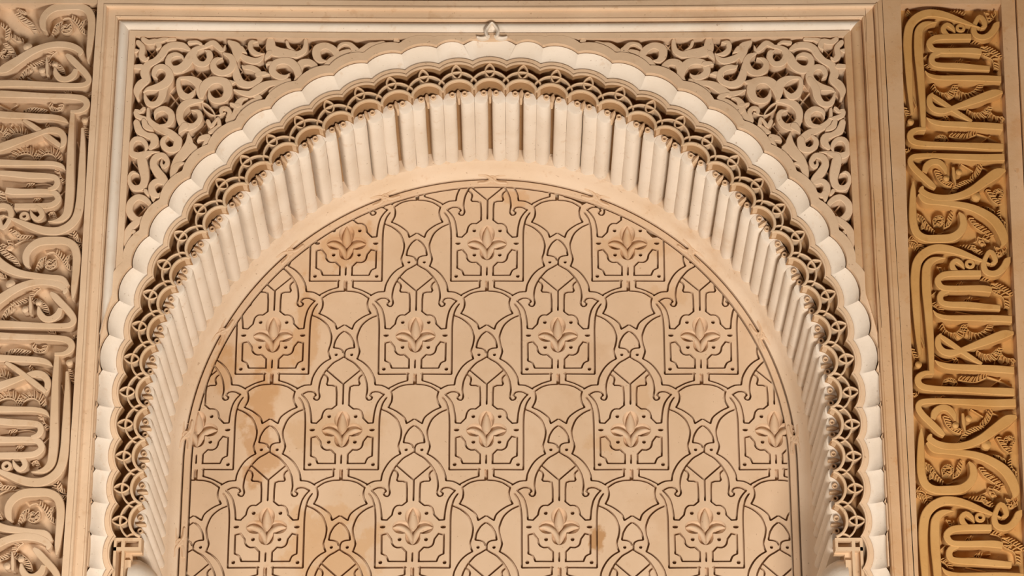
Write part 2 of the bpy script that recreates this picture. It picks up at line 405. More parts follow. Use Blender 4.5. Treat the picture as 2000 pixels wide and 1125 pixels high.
# ------------------------------------------------------------------ niche panel: incised interlace with flower rosettes
E_n = empty('interlace_panel', (X0, YB, TZ), 'beige niche back panel incised with interlacing straps and flower rosettes', 'panel')
NB = (X0, YB, TZ); NO = (-NB[0], -NB[1], -NB[2])
YP = YB + .004                                        # face of the plates
GW = .0041                                            # groove width
mb = MB(); mb.box(X0 - R - .03, X0 + R + .03, YP + .0148, YP + .034, TZ - .3, ZB + R + .05); mb.obj('panel_ground', M_panel, E_n, loc=NO)
z1 = lambda p: at(860 + p[0] / 5, 690 + p[1] / 5, YP)
z2 = lambda p: at(860 + p[0] / 5, 900 + p[1] / 5, YP)
UC = z2((1150, 660))
def rel(fn, P): return [((fn(p)[0] - UC[0]), (fn(p)[1] - UC[1])) for p in P]
LINES = [  # right half of one motif, traced; (smooth?, points)
 (0, rel(z2, [(1150, 207), (1150, 410)])),
 (0, rel(z2, [(1150, 207), (1308, 72)])),
 (1, rel(z2, [(1342, 108), (1310, 132), (1299, 165), (1311, 205)])),
 (0, rel(z2, [(1311, 205), (1300, 218), (1250, 220), (1216, 233), (1210, 300), (1210, 420), (1250, 452), (1262, 458)])),
 (1, rel(z2, [(1258, 457), (1305, 458), (1340, 490), (1355, 550)])),
 (0, rel(z2, [(1355, 550), (1405, 600), (1455, 597)])),
 (1, rel(z2, [(1455, 597), (1464, 500), (1485, 410), (1520, 350), (1556, 312)])),
 (1, rel(z1, [(1150, 985), (1190, 1010), (1250, 1045), (1310, 1108)])),
 (1, rel(z2, [(1310, 58), (1345, 110), (1375, 180), (1388, 270), (1378, 335), (1398, 366), (1428, 360), (1437, 338), (1416, 320), (1438, 288), (1495, 283), (1556, 312)])),
 (1, rel(z1, [(1275, 1002), (1340, 1040), (1400, 1100), (1450, 1190), (1465, 1265)])),
 (1, rel(z2, [(1465, 215), (1530, 220), (1580, 242), (1604, 258)])),
 (1, rel(z2, [(1582, 342), (1545, 402), (1523, 490), (1516, 600), (1518, 800), (1520, 1066)])),
 (0, rel(z2, [(1520, 1066), (1214, 1064)])),
 (0, rel(z1, [(1213, 214), (1213, 287)])),
 (1, rel(z1, [(1213, 287), (1300, 314), (1397, 362)])),
 (1, rel(z1, [(1150, 322), (1230, 328), (1305, 350), (1374, 395)])),
 (1, rel(z1, [(1374, 395), (1362, 440), (1367, 490), (1398, 548)])),
 (1, rel(z1, [(1400, 548), (1330, 580), (1265, 625), (1235, 660), (1220, 706)])),
 (0, rel(z1, [(1220, 706), (1180, 682), (1152, 664)])),
 (1, rel(z1, [(1475, 563), (1390, 600), (1315, 665), (1278, 750), (1270, 800), (1282, 870), (1300, 930), (1278, 1000)])),
 (1, rel(z1, [(1152, 728), (1195, 762), (1235, 830), (1247, 892)])),
 (1, rel(z1, [(1247, 893), (1200, 898), (1165, 915), (1152, 945)])),
 (0, rel(z1, [(1152, 945), (1152, 985)])),
 (0, rel(z2, [(1355, 825), (1362, 785), (1402, 732), (1455, 745), (1455, 930)])),
 (1, rel(z2, [(1455, 930), (1410, 952), (1388, 1004)])),
 (0, rel(z2, [(1388, 1004), (1214, 1005), (1214, 912), (1260, 865)])),
 (1, rel(z2, [(1260, 865), (1305, 868), (1340, 850), (1355, 825)])),
 (0, rel(z2, [(1150, 920), (1150, 1004)])),
 (0, rel(z1, [(1150, 226), (1150, 322)])),
]
HOLES = [(*rel(z1, [(1222, 963)])[0], .0036, 1.0), (*rel(z2, [(1446, 668)])[0], .0060, .62), (*rel(z2, [(1280, 533)])[0], .0042, 1),
         (*rel(z2, [(1280, 790)])[0], .0042, 1), (*rel(z2, [(1466, 1015)])[0], .0042, 1)]
TX, TZ_ = .297, .2045
c0 = at(950, 838, YP)
centres = []
for r_ in range(-2, 4):
    for k in range(-4, 5):
        x = c0[0] + TX * (k + (.5 if r_ % 2 else 0)); z = c0[1] - TZ_ * r_
        centres.append((x, z))
RIN = R - .048                                         # inner edge of the border band
def inside(x, z, m=0.0):
    dx = x - X0
    if z < ZB: return abs(dx) < RIN + m and z > TZ + .12
    return math.hypot(dx, z - ZB) < RIN + m
def offs(P, closed=False):
    P = np.array(P); T = np.gradient(P, axis=0); T /= np.hypot(T[:, 0], T[:, 1])[:, None] + 1e-12
    return np.c_[-T[:, 1], T[:, 0]]
segs = []; vin = []; ein = []; hol = []; qf = []
def outline(P):
    b = len(vin); n = len(P)
    for p in P: vin.append(Vector((p[0], p[1])))
    for i in range(n): ein.append((b + i, b + (i + 1) % n))
CY = []
for smooth, P in LINES:
    if smooth: CY.append(cr(P, .007))
    else:
        CY.append(np.array(P, float))
def quatre(n=48):
    out = []
    for i in range(n):
        a = 2 * math.pi * i / n; best = 0
        for cx_, cz_, rx_, rz_ in ((0, .0195, .0170, .0200), (-.0235, -.002, .0190, .0150), (.0235, -.002, .0190, .0150), (0, -.0235, .0160, .0170), (0, -.002, .018, .016)):
            for rr in np.linspace(.002, .06, 59):
                if ((rr * math.cos(a) - cx_) / rx_) ** 2 + ((rr * math.sin(a) - cz_) / rz_) ** 2 <= 1: best = max(best, rr)
        out.append((best * math.cos(a), best * math.sin(a)))
    return out
QF = quatre(); QOFF = (0.0, 0.0)
for (ux, uz) in centres:
    if not inside(ux, uz, .30): continue
    for P in CY:
        for g in (1, -1):
            Pm = np.c_[P[:, 0] * g + ux, P[:, 1] + uz]
            if g == -1 and abs(P[:, 0]).max() < .002: continue
            if not any(inside(x, z, .012) for x, z in Pm): continue
            Ns = offs(Pm) if len(Pm) > 1 else None
            # separate capsule outline for straight runs, one ribbon for curves
            if len(Pm) > 2:
                d = np.diff(Pm, axis=0); d /= np.hypot(d[:, 0], d[:, 1])[:, None] + 1e-12
            t0 = (Pm[0] - Pm[1]); t0 /= np.hypot(*t0) + 1e-12; t1 = (Pm[-1] - Pm[-2]); t1 /= np.hypot(*t1) + 1e-12
            h = GW / 2
            # mitre scaling keeps the groove width at corners
            sc_ = np.ones(len(Pm))
            if len(Pm) > 2:
                for i in range(1, len(Pm) - 1):
                    cc = max(.55, math.sqrt(max(0, (1 + float(d[i - 1] @ d[i])) / 2))); sc_[i] = 1 / cc
                    bis = d[i - 1] + d[i]; bis /= np.hypot(*bis) + 1e-9; Ns[i] = (-bis[1], bis[0])
            A = Pm + Ns * (h * sc_)[:, None]; B = Pm - Ns * (h * sc_)[:, None]
            ring = [tuple(p) for p in A] + [tuple(Pm[-1] + t1 * h)] + [tuple(p) for p in B[::-1]] + [tuple(Pm[0] + t0 * h)]
            outline(ring)
            for i in range(len(Pm) - 1): segs.append((*Pm[i], *Pm[i + 1]))
    for (hx, hz, r_, asp) in HOLES:
        for g in (1, -1):
            cx_, cz_ = ux + hx * g, uz + hz
            if not inside(cx_, cz_, .01): continue
            outline([(cx_ + r_ * math.cos(a), cz_ + r_ * asp * math.sin(a)) for a in [2 * math.pi * i / 10 for i in range(10)]]); hol.append((cx_, cz_, r_, asp))
    if inside(ux, uz, .045):
        outline([(ux + QOFF[0] + p[0], uz + QOFF[1] + p[1]) for p in QF]); qf.append((ux + QOFF[0], uz + QOFF[1]))
# clip outline of the niche
rim = []
for i in range(121):
    a = -math.pi / 2 + math.pi * i / 120; rim.append((X0 + (RIN - .0038) * math.sin(a), ZB + (RIN - .0038) * math.cos(a)))
rim = [(rim[0][0], TZ + .1)] + rim + [(rim[-1][0], TZ + .1)]
outline(rim)
cv, ce, cf, _, _, _ = geometry.delaunay_2d_cdt(vin, ein, [], 0, 1e-6, False)
cv = np.array([(v[0], v[1]) for v in cv]); cf = [tuple(f) for f in cf]
TR = np.array(cf); CEN = cv[TR].mean(axis=1)
keep = np.array([inside(x, z, -.0040) or (z <= TZ + .12 and z > TZ + .1 and abs(x - X0) < RIN - .0040) for x, z in CEN])
SG = np.array(segs); groove = np.zeros(len(TR), bool)
for a0 in range(0, len(TR), 2000):
    C = CEN[a0:a0 + 2000]; g_ = np.zeros(len(C), bool)
    for s0 in range(0, len(SG), 2000):
        s = SG[s0:s0 + 2000]; d = s[:, 2:] - s[:, :2]; L2 = (d ** 2).sum(1) + 1e-15
        rx = C[:, None, 0] - s[None, :, 0]; rz = C[:, None, 1] - s[None, :, 1]
        t = np.clip((rx * d[:, 0] + rz * d[:, 1]) / L2, 0, 1)
        g_ |= (((rx - t * d[:, 0]) ** 2 + (rz - t * d[:, 1]) ** 2).min(1) < (GW / 2 * 1.02) ** 2)
    groove[a0:a0 + 2000] = g_
for (hx, hz, r_, asp) in hol: groove |= ((CEN[:, 0] - hx) / r_) ** 2 + ((CEN[:, 1] - hz) / (r_ * asp)) ** 2 < .96
QA = np.array(QF); qang = np.arctan2(QA[:, 1], QA[:, 0]); qr = np.hypot(QA[:, 0], QA[:, 1]); od = np.argsort(qang)
for (qx, qz) in qf:
    dx = CEN[:, 0] - qx; dz = CEN[:, 1] - qz; rr = np.hypot(dx, dz); near = rr < .07
    groove |= near & (rr < np.interp(np.arctan2(dz, dx), qang[od], qr[od], period=2 * math.pi))
plate = keep & ~groove
# connected plates
edge = {}
for i in np.nonzero(plate)[0]:
    f = cf[i]
    for k in range(3): edge.setdefault(frozenset((f[k], f[(k + 1) % 3])), []).append(i)
par = list(range(len(cf)))
def find(i):
    while par[i] != i: par[i] = par[par[i]]; i = par[i]
    return i
for e, ii in edge.items():
    if len(ii) == 2: par[find(ii[0])] = find(ii[1])
comp = {}
for i in np.nonzero(plate)[0]: comp.setdefault(find(i), []).append(i)
for r_, tris in comp.items():
    ar = 0; used = {}; V = []; Fc = []
    T3 = cv[TR[tris]]; A2 = ((T3[:, 1, 0] - T3[:, 0, 0]) * (T3[:, 2, 1] - T3[:, 0, 1]) - (T3[:, 2, 0] - T3[:, 0, 0]) * (T3[:, 1, 1] - T3[:, 0, 1])) / 2
    ar = abs(A2).sum()
    if ar < 2.5e-5: continue
    big = ar > .06
    yo = YP - (.0012 if big else random.uniform(-.0004, .0008))
    def vid(i, lvl):
        if (i, lvl) not in used:
            used[(i, lvl)] = len(V); V.append((cv[i][0], yo if lvl == 0 else YP + .015, cv[i][1]))
        return used[(i, lvl)]
    for i in tris:
        f = cf[i]; Fc.append(tuple(vid(j, 0) for j in f))
        for k in range(3):
            a, b = f[k], f[(k + 1) % 3]
            if len(edge[frozenset((a, b))]) == 1: Fc.append((vid(a, 0), vid(a, 1), vid(b, 1), vid(b, 0)))
    link('strapwork' if big else 'cell_panel', mesh('strapwork' if big else 'cell_panel', V, Fc, M_panel), E_n, NO)
# flowers sunk in the rosettes
def flower():
    V = [(0, YP + .014, 0)]; n = len(QF); Fc = []; fr = (.35, .6, .8, .93, 1.0); dep = (.0150, .0150, .0130, .0075, .0)
    for f, d in zip(fr, dep):
        for p in QF: V.append((p[0] * f, YP + d - .0012, p[1] * f))
    for k in range(n): Fc.append((0, 1 + k, 1 + (k + 1) % n))
    for j in range(len(fr) - 1):
        for k in range(n): Fc.append((1 + j * n + k, 1 + j * n + (k + 1) % n, 1 + (j + 1) * n + (k + 1) % n, 1 + (j + 1) * n + k))
    return mesh('rosette', V, Fc, M_panel, True)
fm = flower()
pm = MB(); stroke(pm, [[0, .0375, .001], [0, .030, .008], [0, .018, .0165], [0, .006, .0190], [0, -.003, .013], [0, -.009, .0015]], YP + .0165, YP + .0022, step=.003, bev=.005, dome=.0022, caps=False)
bud_p = mesh('petal', pm.v, pm.f, M_panel, True, 80); leafs = []
for g in (1, -1):
    pm = MB(); stroke(pm, [[0, -.038, .004], [g * .003, -.028, .009], [g * .008, -.015, .0125], [g * .018, -.005, .0125], [g * .030, -.001, .010], [g * .041, -.003, .002]], YP + .0165, YP + .0022, step=.004, bev=.0042, dome=.0018, caps=False)
    leafs.append(mesh('petal', pm.v, pm.f, M_panel, True, 80))
for (qx, qz) in qf:
    o = link('rosette', fm, E_n, (NO[0] + qx, NO[1], NO[2] + qz))
    for m_ in (bud_p, *leafs): link('petal', m_, o)
# border bands that follow the back arch
def band(prof, name, mat, s1=Q + .62):
    mb = MB(); n = 150; m = len(prof); V = []
    for i in range(n + 1):
        s = -s1 + 2 * s1 * i / n
        for rho, y in prof:
            x, z = path(s, rho, ZB); V.append((x, y, z))
    mb.add(V, [(i * m + k, i * m + k + 1, (i + 1) * m + k + 1, (i + 1) * m + k) for i in range(n) for k in range(m - 1)])
    return link(name, mesh(name, mb.v, mb.f, mat, True), E_n, NO)
band([(.023, YB - .034), (-.004, YB - .034), (-.009, YB - .028), (-.0135, YB - .018), (-.0185, YB - .009), (-.026, YB - .003), (-.0310, YB - .0005), (-.0318, YB + .014)], 'border_fillet', M_pale)
band([(-.0350, YB + .014), (-.0350, YB + .0015), (-.0362, YB), (-.0468, YB), (-.0478, YB + .0012), (-.048, YB + .014)], 'border_strap', M_panel)
for px, py in ((962, 352), (757, 398), (577, 503), (440, 650), (370, 850), (350, 1060), (1161, 397), (1331, 512), (1460, 668), (1535, 860)):
    x, z = at(px, py, YB); a = math.atan2(x - X0, z - ZB); rr = R - .034
    if z > ZB: x, z = X0 + rr * math.sin(a), ZB + rr * math.cos(a)
    else: x = X0 + rr * (1 if x > X0 else -1); a = math.pi / 2 * (1 if x > X0 else -1)
    tx, tz = math.cos(a), -math.sin(a); nx, nz = math.sin(a), math.cos(a); mb = MB()
    for g in (1, -1):
        stroke(mb, [[x - .028 * tx + g * .009 * nx, z - .028 * tz + g * .009 * nz, .006], [x - .012 * tx + g * .007 * nx, z - .012 * tz + g * .007 * nz, .007],
                    [x + .010 * tx - g * .007 * nx, z + .010 * tz - g * .007 * nz, .007], [x + .028 * tx - g * .009 * nx, z + .028 * tz - g * .009 * nz, .006]], YB + .01, YB - .003 - (g > 0) * .001, step=.005, bev=.0012)
    disc(mb, x, z, .0085, YB + .01, YB - .0045, hole=.0036)
    link('border_knot', mesh('border_knot', mb.v, mb.f, M_panel, True), E_n, NO)

# ------------------------------------------------------------------ spandrels of pierced arabesque
def zz(ox, oy, s): return lambda P: [(*at(ox + p[0] / s, oy + p[1] / s), p[2] / s * .00107) for p in P]
ZA, ZBB, ZCC, ZDD = zz(240, 60, 5), zz(230, 260, 5), zz(440, 60, 5), zz(640, 60, 8.889)
SP = [
 ('scroll', ZA, [(640, 175, 40), (580, 140, 70), (490, 135, 75), (420, 165, 75), (380, 225, 75), (320, 285, 70), (240, 330, 80), (210, 400, 85), (225, 470, 80), (170, 520, 90), (135, 580, 70), (140, 640, 30)]),
 ('leaf', ZA, [(175, 345, 60), (110, 345, 50)]),
 ('scroll', ZA, [(335, 465, 8), (302, 425, 45), (325, 365, 60), (385, 348, 62), (440, 385, 65), (455, 440, 80), (425, 500, 90), (360, 540, 85), (290, 555, 60), (240, 565, 40), (205, 595, 20)]),
 ('scroll', ZA, [(450, 470, 60), (395, 560, 80), (378, 640, 72), (330, 705, 65), (260, 710, 60), (222, 660, 40), (210, 605, 16)]),
 ('scroll', ZA, [(590, 285, 8), (575, 245, 30), (520, 225, 50), (460, 245, 60), (440, 300, 62), (470, 360, 75), (540, 370, 90), (610, 325, 92), (660, 245, 92), (700, 185, 70)]),
 ('scroll', ZA, [(800, 185, 8), (838, 205, 55), (845, 265, 60), (800, 318, 62), (730, 310, 66), (688, 250, 66), (700, 185, 60), (760, 155, 50), (810, 150, 40)]),
 ('scroll', ZA, [(975, 262, 8), (915, 275, 45), (880, 320, 60), (900, 380, 70), (970, 410, 70), (1040, 380, 75), (1075, 310, 70), (1050, 250, 60), (990, 220, 30)]),
 ('leaf', ZA, [(820, 140, 50), (880, 115, 60), (935, 160, 55), (975, 190, 40), (1000, 140, 8)]),
 ('leaf', ZA, [(650, 110, 40), (720, 105, 36), (760, 125, 30)]),
 ('leaf', ZA, [(150, 110, 50), (190, 160, 55), (180, 240, 60), (220, 280, 50), (245, 260, 20)]),
 ('leaf', ZA, [(200, 80, 50), (250, 110, 60), (330, 100, 60), (350, 150, 50), (330, 175, 20)]),
 ('leaf', ZA, [(330, 100, 50), (390, 85, 50), (430, 75, 30)]),
 ('leaf', ZA, [(75, 190, 40), (120, 190, 50), (155, 185, 20)]),
 ('leaf', ZA, [(440, 80, 40), (500, 78, 40)]),
 ('palmette', ZA, [(705, 560, 8), (690, 590, 30), (640, 640, 70), (580, 620, 70), (545, 550, 50), (545, 470, 40), (600, 455, 40), (680, 470, 70), (745, 520, 90), (750, 590, 70), (765, 660, 40)]),
 ('palmette', ZA, [(838, 570, 8), (850, 640, 45), (900, 680, 60), (985, 665, 70), (1025, 590, 85), (1005, 510, 90), (930, 478, 75), (850, 490, 90), (790, 550, 90), (770, 640, 40)]),
 ('leaf', ZA, [(1010, 500, 70), (1060, 500, 50), (1100, 490, 8)]),
 ('palmette', ZA, [(665, 770, 8), (735, 785, 45), (752, 850, 52), (700, 920, 62), (620, 930, 85), (560, 870, 65), (558, 780, 75), (610, 710, 80), (690, 685, 60), (770, 680, 30)]),
 ('leaf', ZA, [(600, 930, 80), (565, 965, 50), (545, 1005, 6)]),
 ('tendril', ZA, [(770, 690, 16), (830, 720, 14), (890, 800, 14), (895, 880, 14), (850, 960, 10)]),
 ('tendril', ZA, [(770, 690, 14), (785, 750, 14), (850, 805, 14), (920, 820, 16), (1000, 790, 18)]),
 ('leaf', ZA, [(960, 800, 30), (960, 760, 45), (1010, 750, 45), (1040, 790, 45), (1020, 830, 30)]),
 ('leaf', ZA, [(1060, 710, 40), (1110, 740, 60), (1090, 810, 60), (1050, 880, 80), (1060, 930, 40)]),
 ('leaf', ZA, [(830, 880, 40), (860, 930, 40), (900, 880, 30), (930, 850, 30), (940, 910, 40)]),
 ('scroll', ZA, [(850, 985, 40), (910, 960, 70), (980, 965, 75), (1020, 1020, 50), (1000, 1070, 20)]),
 ('scroll', ZA, [(310, 850, 8), (325, 785, 45), (400, 757, 60), (465, 800, 65), (468, 870, 62), (425, 920, 50), (350, 925, 30)]),
 ('scroll', ZA, [(245, 760, 30), (250, 850, 40), (300, 915, 65), (380, 960, 75), (470, 1005, 80), (535, 1060, 75)]),
 ('leaf', ZA, [(200, 755, 40), (165, 785, 40), (125, 775, 45), (140, 825, 50), (210, 850, 45), (250, 850, 20)]),
 ('leaf', ZA, [(130, 890, 60), (160, 970, 75), (225, 1010, 60), (295, 1035, 80), (305, 1090, 75), (270, 1135, 50)]),
 ('leaf', ZA, [(205, 880, 50), (225, 930, 60), (280, 960, 40), (295, 975, 8)]),
 ('scroll', ZBB, [(265, 185, 10), (278, 120, 40), (235, 60, 50), (170, 55, 55), (130, 110, 50), (130, 185, 60), (190, 215, 70), (250, 200, 60), (330, 182, 36), (410, 180, 8)]),
 ('scroll', ZBB, [(310, 195, 40), (235, 225, 80), (240, 290, 95), (255, 370, 90), (262, 450, 75), (230, 520, 70), (160, 530, 60), (115, 480, 40), (112, 415, 36), (150, 378, 36), (205, 400, 8)]),
 ('scroll', ZBB, [(475, 25, 30), (440, 65, 50), (447, 120, 55), (500, 158, 60), (570, 140, 80), (588, 60, 75)]),
 ('scroll', ZBB, [(430, 255, 8), (425, 300, 30), (455, 325, 45), (485, 275, 45), (440, 215, 60), (370, 235, 70), (347, 300, 72), (390, 380, 82), (440, 440, 80), (480, 510, 60), (500, 580, 30), (495, 620, 8)]),
 ('scroll', ZBB, [(460, 575, 8), (400, 610, 50), (342, 580, 70), (332, 510, 65), (380, 465, 60), (440, 480, 50)]),
 ('leaf', ZBB, [(350, 590, 70), (345, 640, 40), (350, 670, 6)]),
 ('leaf', ZBB, [(270, 560, 40), (290, 590, 30)]),
 ('scroll', ZBB, [(285, 765, 8), (312, 700, 40), (260, 640, 60), (190, 622, 65), (122, 680, 70), (112, 760, 70), (170, 830, 60), (240, 835, 50), (310, 810, 30)]),
 ('scroll', ZBB, [(230, 835, 60), (180, 870, 70), (125, 920, 72), (92, 985, 78), (88, 1060, 70), (80, 1110, 30)]),
 ('leaf', ZBB, [(155, 960, 40), (195, 985, 40)]),
 ('scroll', ZBB, [(690, 315, 8), (650, 290, 24), (590, 300, 50), (548, 350, 72), (545, 430, 50), (530, 475, 8)]),
 ('leaf', ZBB, [(690, 0, 20), (695, 90, 80), (665, 170, 110), (590, 250, 90), (548, 330, 70)]),
 ('leaf', ZBB, [(690, 80, 50), (750, 165, 90), (800, 195, 60), (790, 235, 8)]),
 ('scroll', ZBB, [(775, 80, 10), (805, 50, 50), (865, 38, 70), (920, 75, 70), (925, 135, 45), (885, 175, 20)]),
 ('scroll', ZCC, [(90, 320, 50), (110, 430, 78), (150, 500, 80), (230, 520, 70), (310, 490, 65), (335, 430, 60), (305, 380, 60), (240, 352, 60), (185, 350, 45), (160, 330, 8)]),
 ('leaf', ZCC, [(320, 420, 60), (390, 412, 44), (432, 420, 6)]),
 ('leaf', ZCC, [(150, 235, 50), (210, 270, 70), (290, 290, 70), (350, 262, 45), (382, 212, 6)]),
 ('leaf', ZCC, [(40, 105, 40), (100, 150, 95), (120, 220, 90), (120, 300, 10)]),
 ('leaf', ZCC, [(150, 170, 60), (180, 195, 40), (210, 215, 6)]),
 ('scroll', ZCC, [(310, 105, 20), (255, 110, 50), (247, 170, 50), (300, 220, 50), (385, 222, 8)]),
 ('scroll', ZCC, [(440, 95, 80), (450, 170, 105), (520, 205, 105), (610, 215, 90), (700, 225, 70), (765, 190, 60), (785, 130, 45), (785, 90, 40)]),
 ('tendril', ZCC, [(600, 100, 30), (622, 150, 30), (680, 192, 20)]),
 ('leaf', ZCC, [(430, 215, 60), (400, 255, 40), (385, 285, 6)]),
 ('scroll', ZCC, [(625, 415, 8), (580, 450, 50), (510, 440, 65), (460, 390, 70), (480, 320, 70), (550, 292, 70), (630, 300, 80), (690, 355, 80), (715, 420, 70)]),
 ('leaf', ZCC, [(480, 320, 60), (420, 315, 40), (395, 330, 10)]),
 ('scroll', ZCC, [(810, 440, 8), (868, 410, 58), (882, 350, 60), (820, 302, 70), (745, 312, 80), (712, 370, 85), (722, 450, 70), (695, 505, 20)]),
 ('scroll', ZCC, [(1000, 290, 10), (930, 285, 55), (892, 235, 78), (900, 168, 85), (980, 140, 70), (1060, 180, 70), (1095, 250, 70), (1050, 330, 70), (1000, 380, 30)]),
 ('scroll', ZCC, [(80, 570, 16), (160, 600, 50), (240, 612, 70), (310, 575, 90), (380, 532, 85), (450, 510, 65), (560, 503, 60), (640, 510, 56), (652, 545, 8)]),
 ('scroll', ZCC, [(440, 600, 30), (475, 638, 50), (540, 630, 56), (582, 575, 50), (575, 520, 40)]),
 ('scroll', ZCC, [(220, 652, 8), (160, 662, 45), (122, 720, 78), (160, 790, 88), (240, 812, 78), (310, 772, 78), (350, 700, 60), (320, 640, 60), (260, 615, 40)]),
 ('leaf', ZCC, [(120, 725, 50), (90, 715, 30), (58, 703, 6)]),
 ('scroll', ZDD, [(60, 590, 50), (130, 470, 110), (230, 390, 110), (330, 350, 90), (400, 345, 60), (425, 420, 30)]),
 ('leaf', ZDD, [(170, 320, 30), (215, 250, 70), (290, 215, 60), (390, 230, 80), (465, 310, 110), (520, 410, 120), (480, 510, 90), (440, 570, 40)]),
 ('leaf', ZDD, [(540, 410, 70), (640, 310, 110), (730, 240, 90), (850, 235, 100), (980, 260, 100), (1050, 350, 40)]),
 ('leaf', ZDD, [(1200, 190, 100), (1240, 290, 80)]), ('leaf', ZDD, [(1520, 190, 80), (1520, 250, 80)]),
 ('leaf', ZDD, [(800, 370, 60), (860, 380, 40)]), ('leaf', ZDD, [(290, 470, 70), (320, 560, 70)]),
]
def keep_out(p):
    x, z, w_ = p; d = math.hypot(x - X0, z - ZC); lim = R + .112 + w_ * .42
    if d < lim: x, z = X0 + (x - X0) * lim / d, ZC + (z - ZC) * lim / d
    return x, z, w_
FLOOR_Y = .050
def orim(s, extra):                              # outer outline of the lobed rim at path length s
    k = max(-NL, min(NL, round(s / PIT))); q = s / PIT - k
    if abs(s / PIT) < .74: q = s / PIT / 1.48; gr = .006
    else:
        gr = 0
        if .74 <= abs(s / PIT) < 1.5: q = (abs(s / PIT) - .74) / .76 - .5
    return rnd(q, OUT[0] + gr, OUT[1] + gr * .8) + extra
for g, lab in ((-1, 'pierced arabesque spandrel of scrolling leaves at upper left of the arch'), (1, 'pierced arabesque spandrel of scrolling leaves at upper right of the arch')):
    mir = (lambda x: x) if g < 0 else (lambda x: 2 * -.005 - x)
    mat = M_beige
    bx, bz = (XL if g < 0 else XR), ZT
    E = empty('arabesque_spandrel', (bx, .03, 3.2), lab, 'spandrel', group='carved spandrels of the arch'); EO = (-bx, -.03, -3.2)
    for i, (nm, fn, P) in enumerate(SP):
        W = fn(P); mb = MB(); W = [(mir(x), z, w_) for x, z, w_ in map(keep_out, W)]
        dz = .0035 if nm == 'tendril' else random.uniform(.0, .0022)
        stroke(mb, W, FLOOR_Y, dz, step=.0045, bev=.0012, dome=.0002)
        link(nm, mesh(nm, mb.v, mb.f, mat, True), E, EO)
    # fine lattice stretched behind the scrolls
    mb = MB()
    for i in range(-30, 60):
        for sgn in (1, -1):
            c_ = i * .026 + random.uniform(-.004, .004); pts = []
            for t in np.linspace(0, 1, 33):
                z = 3.18 + .52 * t; x = -.73 + c_ + sgn * (t - .5) * .40
                ok = x > -.722 and z < 3.688 and math.hypot(x - X0, z - ZC) > R + .118 and x < -.1
                if ok: pts.append([mir(x), z, .0028])
            if len(pts) > 2: stroke(mb, [pts[0], pts[-1]], .0480, .0290, step=.05, bev=.0008, dome=.0003, caps=False)
    o = link('lattice', mesh('lattice', mb.v, mb.f, mat), E, EO); o['kind'] = 'stuff'
    # lobed rim between arabesque and arch, clamped against the frame
    mb = MB(); V = []; n = 420; s1 = (NL + 1.5) * PIT; lo = .5 * .0
    for i in range(n + 1):
        s = g * (s1 * i / n); xi, zi = path(s, orim(s, 0)); xo, zo = path(s, orim(s, .0185))
        lx = XL - .034 if g < 0 else XR + .034
        xo = max(xo, lx) if g < 0 else min(xo, lx); zo = min(zo, ZT + .0)
        V += [(xi, .026, zi), (xi, .0005, zi), (xi, -.0016, zi + 0), (xo, -.0016, zo), (xo, .050, zo)]
    mb.add(V, [(i * 5 + k, i * 5 + k + 1, i * 5 + 6 + k, i * 5 + 5 + k) for i in range(n) for k in range(4)])
    link('lobed_rim', mesh('lobed_rim', mb.v, mb.f, mat), E, EO)

